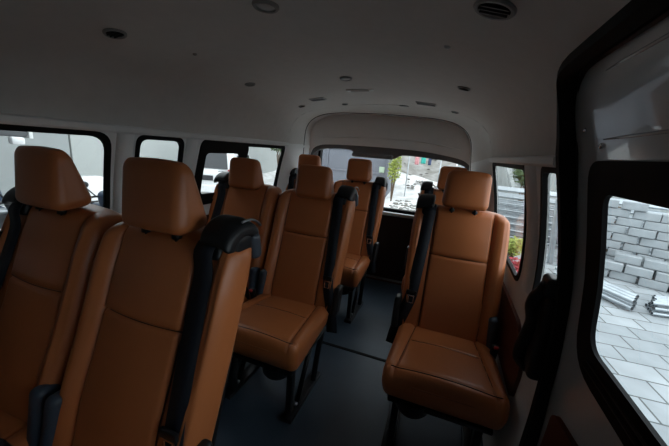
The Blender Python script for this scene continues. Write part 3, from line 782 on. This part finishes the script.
# concrete blocks stacked outside the sliding door
dirw = Vector((.92, -.38, 0)).normalized()
BL, BH, BD = .36, .152, .22
org = Vector((4.3, 6.9, GZ0)) - dirw * 1.25; back = Vector((.38, .92, 0)).normalized()
bm = rbox(BL / 2 - .006, BD / 2, BH / 2 - .005, .012, 2, 1, 1)
first = None; me = None; ang = math.atan2(dirw.y, dirw.x); rs = random.Random(5)
def block(p, label, group):
    global first, me
    if first is None:
        first = from_bm('concrete_block', bm, M['concrete'], angle=40); me = first.data; o = first
    else: o = first.copy(); COL.objects.link(o)
    o.location = p; o.rotation_euler = (0, 0, ang + rs.uniform(-.03, .03)); tag(o, label, 'block', group); return o
course = ['bottom course', 'second course from the bottom', 'third course from the bottom', 'fourth course from the bottom', 'middle course', 'fourth course from the top', 'third course from the top', 'second course from the top', 'top course']
for r in range(9):
    for c in range(12):
        if r == 8 and c in (3, 4, 8): continue
        off = (r % 2) * .5 * BL + rs.uniform(-.015, .015)
        p = org + dirw * (c * (BL + .02) + off) + back * (rs.uniform(-.035, .035)) + Vector((0, 0, BH * (r + .5)))
        block(p, 'grey concrete block in the %s of the tall stack' % course[r], 'blocks of the tall stack')
for r in range(3):
    for c in range(11):
        if r == 2 and c % 5 == 1: continue
        p = org + dirw * (c * (BL + .02) + .1 + (r % 2) * .17) - back * (.34 + (.12 if r < 2 else .06) + rs.uniform(-.04, .04)) + Vector((0, 0, BH * (r + .5)))
        block(p, 'grey concrete block, %s layer of the low row before the tall stack' % ('bottom', 'middle', 'top')[r], 'blocks of the low front row')
# steel pipes in front of the blocks
def pipe(a, b, r, label, group):
    bm = bmesh.new(); a = Vector(a); b = Vector(b); t = (b - a).normalized()
    n = 14; u = t.orthogonal().normalized(); v = t.cross(u)
    prof = [(r, 0), (r, (b - a).length), (r * .82, (b - a).length), (r * .82, 0)]; rings = []
    for rr, l in prof: rings.append([bm.verts.new(a + t * l + (u * math.cos(k * 2 * math.pi / n) + v * math.sin(k * 2 * math.pi / n)) * rr) for k in range(n)])
    for i in range(4):
        A, B = rings[i], rings[(i + 1) % 4]
        for k in range(n): bm.faces.new((A[k], A[(k + 1) % n], B[(k + 1) % n], B[k]))
    o = from_bm('steel_pipe', bm, M['galv'], angle=40); tag(o, label, 'pipe', group); return o
rs = random.Random(9)
for k in range(6):      # bundle ending left, coming from the left of the door glass
    dz_ = .06 + (k // 3) * .10; b = Vector((3.34 - (k % 3) * .07, 5.28 - (k % 3) * .12, GZ0 + dz_)); a = b + Vector((-.62, 1.05, 0))
    pipe(a, b, .036, 'galvanised steel pipe, %s layer of the bundle at the left of the door glass' % ('lower', 'upper')[k // 3], 'left bundle of pipes by the blocks')
for k in range(15):
    a = Vector((3.40 + (k % 5) * .03 + rs.uniform(0, .08), 5.08 + (k % 5) * .075, GZ0 + .035 + (k // 5) * .075)); b = a + Vector((1.75, .30, 0))
    pipe(a, b, .027, 'galvanised steel pipe, %s layer of the bundle running right before the concrete blocks' % ('lower', 'middle', 'upper')[k // 5], 'right bundle of pipes by the blocks')
# scaffold pipes piled beyond the right rear windows
names_l = ['lowest layer', 'second layer', 'third layer', 'fourth layer', 'fifth layer', 'sixth layer', 'seventh layer', 'top layer']
for k in range(40):
    lv = k // 5; j_ = k % 5; y = 8.7 + j_ * .24; rr = rs.uniform(.024, .034)
    a = Vector((1.1 + rs.uniform(-.2, .2), y + .25, GZ0 + .05 + lv * .165)); b = Vector((5.4 + rs.uniform(-.3, .5), y - .75, GZ0 + .07 + lv * .165 + rs.uniform(-.02, .02)))
    pipe(a, b, rr, 'galvanised scaffold pipe, %s of the heap beyond the right rear windows' % names_l[lv], 'heap of scaffold pipes')
    if j_ == 1 and lv < 7:
        bm_ = bmesh.new(); add_box(bm_, 4.2, 8.9, GZ0 + .13 + lv * .165, .08, 1.5, .03, .005); o = from_bm('timber_spacer', bm_, M['bark'], angle=40)
        tag(o, 'wooden spacer resting on the %s of scaffold pipes' % names_l[lv], 'timber')
for a, b in (((2.72, 6.9, GZ0), (2.52, 6.6, .72)), ((2.55, 7.6, GZ0), (2.40, 7.8, .60))):
    pipe(a, b, .05, 'pale steel pole, the %s of two leaning before the heap of scaffold pipes' % ('taller' if b[2] > .7 else 'shorter'), 'leaning poles')
# corrugated white fence with a post
def slab(name, a, b, z0, z1, th, m, ribs=0.0, pitch=.2):
    a = Vector(a); b = Vector(b); L = (b - a).length; t = (b - a) / L; nrm = Vector((t.y, -t.x)); bm = bmesh.new(); n = max(1, int(L / (pitch / 4))) if ribs else 1
    F = []; B_ = []
    for i in range(n + 1):
        p = a + t * (L * i / n); d = ribs * (1 if (i % 4) in (0, 1) else -1) if ribs else 0
        F.append([bm.verts.new((p.x + nrm.x * d, p.y + nrm.y * d, z)) for z in (z0, z1)]); B_.append([bm.verts.new((p.x + nrm.x * (d - th), p.y + nrm.y * (d - th), z)) for z in (z0, z1)])
    for i in range(n):
        bm.faces.new((F[i][0], F[i + 1][0], F[i + 1][1], F[i][1])); bm.faces.new((B_[i][0], B_[i][1], B_[i + 1][1], B_[i + 1][0]))
        bm.faces.new((F[i][1], F[i + 1][1], B_[i + 1][1], B_[i][1])); bm.faces.new((F[i][0], B_[i][0], B_[i + 1][0], F[i + 1][0]))
    for i in (0, n): bm.faces.new((F[i][0], F[i][1], B_[i][1], B_[i][0]))
    return from_bm(name, bm, m, smooth=False)
o = slab('metal_fence', (.9, 13.8), (9.5, 11.2), GZ0, 2.4, .03, M['whitewall'], .02, .25); tag(o, 'tall white corrugated fence behind the pipes on the right', 'fence')
def foliage(name, c, r, n, m, label, cat, rs, leaf=.09, stem=True, flat=1.0):
    e = empty(name, (c[0], c[1], GZ0)); tag(e, label, cat)
    bm = bmesh.new()
    for i in range(n):
        d = Vector((rs.gauss(0, 1), rs.gauss(0, 1), rs.gauss(0, 1))).normalized() * (rs.random() ** .4) * r; d.z *= flat
        p = Vector((0, 0, c[2] - GZ0)) + d; u = Vector((rs.gauss(0, 1), rs.gauss(0, 1), rs.gauss(0, .6))).normalized() * leaf; v = u.orthogonal().normalized() * leaf * .4
        bm.faces.new([bm.verts.new(q_) for q_ in (p - u, p + v, p + u, p - v)])
    me_ = bpy.data.meshes.new('leaves'); bm.to_mesh(me_); bm.free(); link('foliage', me_, m, e, False)
    if stem:
        bm = bmesh.new()
        for k in range(5): add_tube(bm, [(0, 0, 0), (rs.uniform(-.3, .3) * r, rs.uniform(-.3, .3) * r, (c[2] - GZ0) * .6), (rs.uniform(-.7, .7) * r, rs.uniform(-.7, .7) * r, c[2] - GZ0 + .3 * r)], [.03, .02, .01], 6)
        from_bm('stem', bm, M['bark'], e)
    return e
rs = random.Random(21)
foliage('potted_shrub', (1.90, 6.25, -.20), .19, 300, M['leaf_y'], 'yellow-green leafy shrub beyond the right rear window, below the pipe heap', 'shrub', rs, .05)
foliage('flowering_plant', (1.86, 5.75, -.43), .15, 200, M['flower'], 'low red flowering plant in front of the yellow-green shrub', 'plant', rs, .045)
foliage('bush', (2.95, 11.6, 1.0), .38, 500, M['leaf'], 'green bush against the white corrugated fence, seen through the right rear window', 'bush', rs, .08)
foliage('tall_shrub', (-1.42, 12.3, .8), .26, 420, M['leaf_y'], 'bright green shrub at the right edge of the grey shed', 'shrub', rs, .07, flat=2.6)
foliage('leafy_tree', (-6.9, 12.9, 1.75), .8, 1400, M['leaf'], 'green branch of leaves above the wall, far left window corner', 'tree', rs, .10)

# grey sheet metal shed behind the van
shed = empty('metal_shed', (-3.8, 12.6, GZ0)); tag(shed, 'large grey sheet metal shed standing behind the van', 'shed')
def child_box(nm, cx, cy, cz, sx, sy, sz, m, par, bev=.01):
    bm = bmesh.new(); add_box(bm, cx, cy, cz, sx, sy, sz, bev); return from_bm(nm, bm, m, par, angle=40)
child_box('shed_body', 0, 1.3, 2.0, 4.05, 2.4, 4.0, M['shed'], shed)
for k, zz in enumerate((1.05, 1.95, 2.85)): child_box('rail', 0, .08, zz, 4.0, .05, .07, M['shed'], shed)
for xx in (-1.98, -.65, .7, 1.98): child_box('post', xx, .07, 2.0, .08, .06, 4.0, M['shed'], shed)
child_box('notice', 1.80, .05, 1.22, .22, .02, .24, mat('pale_green_notice', (.40, .50, .38), .7), shed, .004)

# person-sized bits of colour far behind: two washing-line cloths on a line
M['teal'] = mat('teal_cloth', (.05, .45, .38), .8); M['pink'] = mat('pink_cloth', (.65, .30, .32), .8); M['navy'] = mat('navy_cloth', (.06, .08, .16), .8)
line = empty('washing_line', (0, 0, 0)); tag(line, 'thin washing line strung on two posts in the yard behind the van', 'washing line')
LY = 13.5
bm = bmesh.new(); add_tube(bm, [(-1.05, LY, 1.30), (-.4, LY, 1.265), (.25, LY, 1.30)], .008, 6); from_bm('line', bm, M['galv'], line)
for xx in (-1.05, .25):
    bm = bmesh.new(); add_tube(bm, [(xx, LY, -.55), (xx, LY, 1.32)], .02, 8); from_bm('post', bm, M['galv'], line)
def cloth(x, wd, ht, m, label):
    bm = bmesh.new(); n = 12; R0 = []
    for i in range(n + 1):
        u = i / n; R0.append([bm.verts.new((x + wd * (u - .5), LY + .03 * math.sin(u * 14 + x) * (j / 6), 1.25 - ht * j / 6)) for j in range(7)])
    for i in range(n):
        for j in range(6): bm.faces.new((R0[i][j], R0[i + 1][j], R0[i + 1][j + 1], R0[i][j + 1]))
    o = from_bm('hanging_cloth', bm, m); md = o.modifiers.new('t', 'SOLIDIFY'); md.thickness = .01; tag(o, label, 'cloth', 'cloths on the far washing line')
cloth(-.72, .16, .32, M['pink'], 'pink cloth on the far line, leftmost of the three cloths')
cloth(-.46, .18, .26, M['teal'], 'teal cloth hanging between the pink and navy ones on the far line')
cloth(-.20, .12, .30, M['navy'], 'navy cloth hanging at the right of the teal one on the far line')

# left side: wall, canopy, cars and motorcycles
def hwall(nm, cx, cy, sx, sy, h, m, label, cat='wall'):
    bm = bmesh.new(); add_box(bm, cx, cy, GZ0 + h / 2, sx, sy, h); o = from_bm(nm, bm, m, smooth=False); tag(o, label, cat); return o
hwall('boundary_wall', -9.2, 11.0, .25, 11.0, 5.2, M['whitewall'], 'high white rendered wall behind the white car on the left')
hwall('grey_wall', -9.2, 0.5, .25, 9.9, 5.2, M['greywall'], 'long grey rendered wall behind the motorcycles on the left')
bm = bmesh.new(); add_lathe(bm, [(.07, 0), (.07, .05), (.05, .10), (.0, .11)][:3], Matrix.Translation((-9.07, 12.6, .75)) @ Matrix.Rotation(math.pi / 2, 4, 'Y'), 16); o = from_bm('wall_pipe_end', bm, M['tyre'], angle=40); tag(o, 'small black pipe end sticking out of the white wall on the left', 'pipe')
for y_, z_ in ((3.15, 1.5), (3.15, .5)):
    bm = bmesh.new(); add_lathe(bm, [(.05, 0), (.05, .05), (.03, .08)], Matrix.Translation((-9.08, y_, z_)) @ Matrix.Rotation(math.pi / 2, 4, 'Y'), 12); o = from_bm('wall_bracket', bm, M['tyre'], angle=40); tag(o, 'small dark bracket on the grey building wall, %s one' % ('upper' if z_ > 1 else 'lower'), 'bracket', 'brackets on the grey wall')
can = empty('canopy', (-6.2, 1.6, 1.3)); tag(can, 'dark low canopy over the motorcycles at far left', 'canopy')
child_box('canopy_roof', 0, 0, 0, 1.4, 2.6, .40, M['darkroof'], can, .03)
child_box('canopy_edge', 0, 1.33, .0, 1.4, .05, .44, M['trim'], can, .01)
for yy in (-1.1, 1.15): child_box('post', -.5, yy, -1.04, .07, .07, 1.72, M['galv'], can, .01)
o = child_box('wall_lamp', -5.44, 2.72, 1.045, .12, .16, .11, M['exterior'], None, .03); tag(o, 'small white box lamp under the edge of the dark canopy', 'lamp')

def car(loc, rz, label, paint):
    e = empty('white_car' , loc, rz); tag(e, label, 'car')
    # side profile (x along the car, z), rear at x=0
    prof = [(0.0, .35), (-.02, .62), (.02, .92), (.10, 1.02), (.42, 1.55), (.75, 1.64), (2.1, 1.62), (2.75, 1.10), (3.75, .95), (3.95, .70), (3.95, .32), (2.9, .28), (.8, .28)]
    pr = rpoly(prof, .10, 4); bm = bmesh.new(); rings = []
    for j in range(13):
        t = -1 + 2 * j / 12; row = []
        for (x, z) in pr:
            hwid = .86 if z < .98 else .86 - .20 * (z - .98) / .66
            c = 1 - .035 * abs(t) ** 6; row.append(bm.verts.new((1.9 + (x - 1.9) * (1 - .03 * t * t), t * hwid, .28 + (z - .28) * c)))
        rings.append(row)
    for a, b in zip(rings, rings[1:]):
        for k in range(len(a)): bm.faces.new((a[k], a[(k + 1) % len(a)], b[(k + 1) % len(a)], b[k]))
    bm.faces.new(rings[0]); bm.faces.new(rings[-1][::-1]); from_bm('body', bm, paint, e, angle=45)
    bm = rbox(.006, .56, .23, .006, 2, 8, 4, lambda x, y, z: (.235 + (z) * .58 + x - .02 + .012, y * (1 - .1 * z / .23), 1.29 + z)); from_bm('rear_window', bm, M['darkglass'], e)
    bm = bmesh.new(); add_box(bm, -.035, 0, .78, .02, .44, .15, .004); from_bm('number_plate', bm, M['plate'], e, angle=40)
    for s in (-1, 1):
        bm = rbox(.05, .09, .13, .03, 2, 3, 4); bmesh.ops.translate(bm, vec=(.06, s * .72, .93), verts=bm.verts); from_bm('tail_lamp', bm, M['tail'], e)
        bm = rbox(.75, .012, .17, .012, 8, 1, 4, lambda x, y, z: (1.45 + x - z * .9 * (1 if x > 0 else -1) * -.0, s * (.815 - .10 * (z + .17) / .34) + y, 1.28 + z)); from_bm('side_window', bm, M['darkglass'], e)
        for xx in (.72, 3.1):
            T = Matrix.Translation((xx, s * .80, .31)) @ Matrix.Rotation(math.pi / 2, 4, 'X')
            bm = bmesh.new(); add_lathe(bm, [(.20, -.09), (.29, -.10), (.315, -.06), (.315, .06), (.29, .10), (.20, .09)], T, 28); wl = from_bm('wheel', bm, M['tyre'], e, angle=40)
            bm = bmesh.new(); add_lathe(bm, [(.06, -.105), (.20, -.095), (.20, .095), (.06, .105)], T, 20); from_bm('rim', bm, M['galv'], wl, angle=40)
    bm = rbox(.07, .84, .12, .05, 3, 8, 3); bmesh.ops.translate(bm, vec=(-.02, 0, .46), verts=bm.verts); from_bm('bumper', bm, paint, e)
    return e
car((-6.15, 7.25, GZ0), math.radians(112), 'white hatchback outside the left sliding window, dark number plate facing the van', M['exterior'])

def motorcycle(loc, rz, label, paint, seatm):
    e = empty('motorcycle', loc, rz); tag(e, label, 'motorcycle', 'motorcycles parked on the left')
    for xx in (0, 1.28):
        T = Matrix.Translation((xx, 0, .29)) @ Matrix.Rotation(math.pi / 2, 4, 'X')
        bm = bmesh.new(); n = 28
        add_tube(bm, [T @ Vector((.25 * math.cos(a), .25 * math.sin(a), 0)) for a in [2 * math.pi * k / n for k in range(n + 1)]], .042, 8, cap=False); wl = from_bm('wheel', bm, M['tyre'], e)
        bm = bmesh.new(); add_lathe(bm, [(.03, -.05), (.05, -.03), (.05, .03), (.03, .05)], T, 12)
        for k in range(5): a = 2 * math.pi * k / 5; add_tube(bm, [T @ Vector((.04 * math.cos(a), .04 * math.sin(a), 0)), T @ Vector((.22 * math.cos(a), .22 * math.sin(a), 0))], .012, 6)
        from_bm('rim', bm, M['galv'], wl)
    bm = rbox(.30, .13, .14, .08, 6, 4, 4, lambda x, y, z: (.72 + x, y * (1 - .3 * abs(x) / .3), .52 + z - .15 * x)); from_bm('engine_cover', bm, M['galv'], e)
    bm = rbox(.24, .13, .11, .08, 6, 4, 4, lambda x, y, z: (.86 + x, y * (1 - .25 * (x < 0) * abs(x) / .24), .80 + z + .10 * x)); from_bm('tank', bm, paint, e)
    bm = rbox(.33, .12, .05, .04, 8, 4, 2, lambda x, y, z: (.30 + x, y * (1 - .3 * (x < 0) * abs(x) / .33), .80 + z + .06 * (x / .33) ** 2)); from_bm('seat', bm, seatm, e)
    bm = rbox(.30, .10, .09, .06, 8, 4, 3, lambda x, y, z: (.12 + x, y * (1 + .6 * x), .68 + z - .25 * x)); from_bm('tail_fairing', bm, paint, e)
    bm = rbox(.15, .20, .23, .09, 4, 5, 5, lambda x, y, z: (1.18 + x - z * .3, y, .88 + z)); from_bm('front_fairing', bm, paint, e)
    bm = rbox(.22, .07, .03, .025, 8, 3, 1, lambda x, y, z: (1.28 + x, y, .60 + z - 1.4 * x * x)); from_bm('mudguard', bm, paint, e)
    for s in (-1, 1):
        bm = bmesh.new(); add_tube(bm, [(1.28, s * .08, .29), (1.10, s * .08, .85)], .022, 8); from_bm('fork', bm, M['galv'], e)
        bm = bmesh.new(); add_tube(bm, smoothpath([(1.08, s * .22, 1.04), (1.06, s * .32, 1.16)], 3), .008, 6); bmesh.ops.create_uvsphere(bm, u_segments=12, v_segments=8, radius=.06, matrix=Matrix.Translation((1.05, s * .34, 1.20)) @ Matrix.Diagonal((.35, 1, .75, 1))); from_bm('mirror', bm, M['black'], e)
    bm = bmesh.new(); add_tube(bm, smoothpath([(.98, -.36, 1.0), (1.06, -.2, 1.04), (1.10, 0, .98), (1.06, .2, 1.04), (.98, .36, 1.0)], 5), .014, 8); from_bm('handlebar', bm, M['black'], e)
    return e
motorcycle((-7.2, 2.0, GZ0), math.radians(25), 'dark blue motorcycle farthest left, in front of the grey wall', M['bikeblue'], M['black'])
motorcycle((-4.9, 1.35, GZ0), math.radians(40), 'silver motorcycle nearest the van at the far left', M['galv'], M['black'])
motorcycle((-6.3, 3.75, GZ0), math.radians(-12), 'white scooter with a black seat between the dark motorcycles and the white car', M['exterior'], M['black'])
motorcycle((-4.75, 2.95, GZ0), math.radians(-5), 'dark motorcycle parked just in front of the white scooter', M['bikeblue'], M['black'])

M['dimwall'] = mat('dark_dimming_wall', (.10, .10, .10), .9)  # for the added light-blocking walls
hwall('side_dimming_wall', 2.1, -2.2, .2, 2.6, 3.1, M['dimwall'], 'unseen dark wall added beside the front of the van to dim the cab')  # out of view, added to shade the right cab window
# unseen roof over the van front, added with the walls to keep the cab dim
cp = empty('dimming_roof', (0, 0, 0)); tag(cp, 'unseen dark roof added over the front of the van to dim the nearest seats', 'roof')
child_box('roof_slab', -3.35, -1.1, 2.60, 11.1, 4.7, .14, M['darkroof'], cp, .02)
for xx, yy in ((-8.6, 1.0), (-8.6, -3.2)): child_box('post', xx, yy, .95, .12, .12, 3.1, M['greywall'], cp, .01)
hwall('grey_wall', -3.2, -3.7, 11.4, .3, 5.0, M['dimwall'], 'unseen dark wall added in front of the van, behind the viewer, to block light')  # added out of view to hold back light through the windscreen
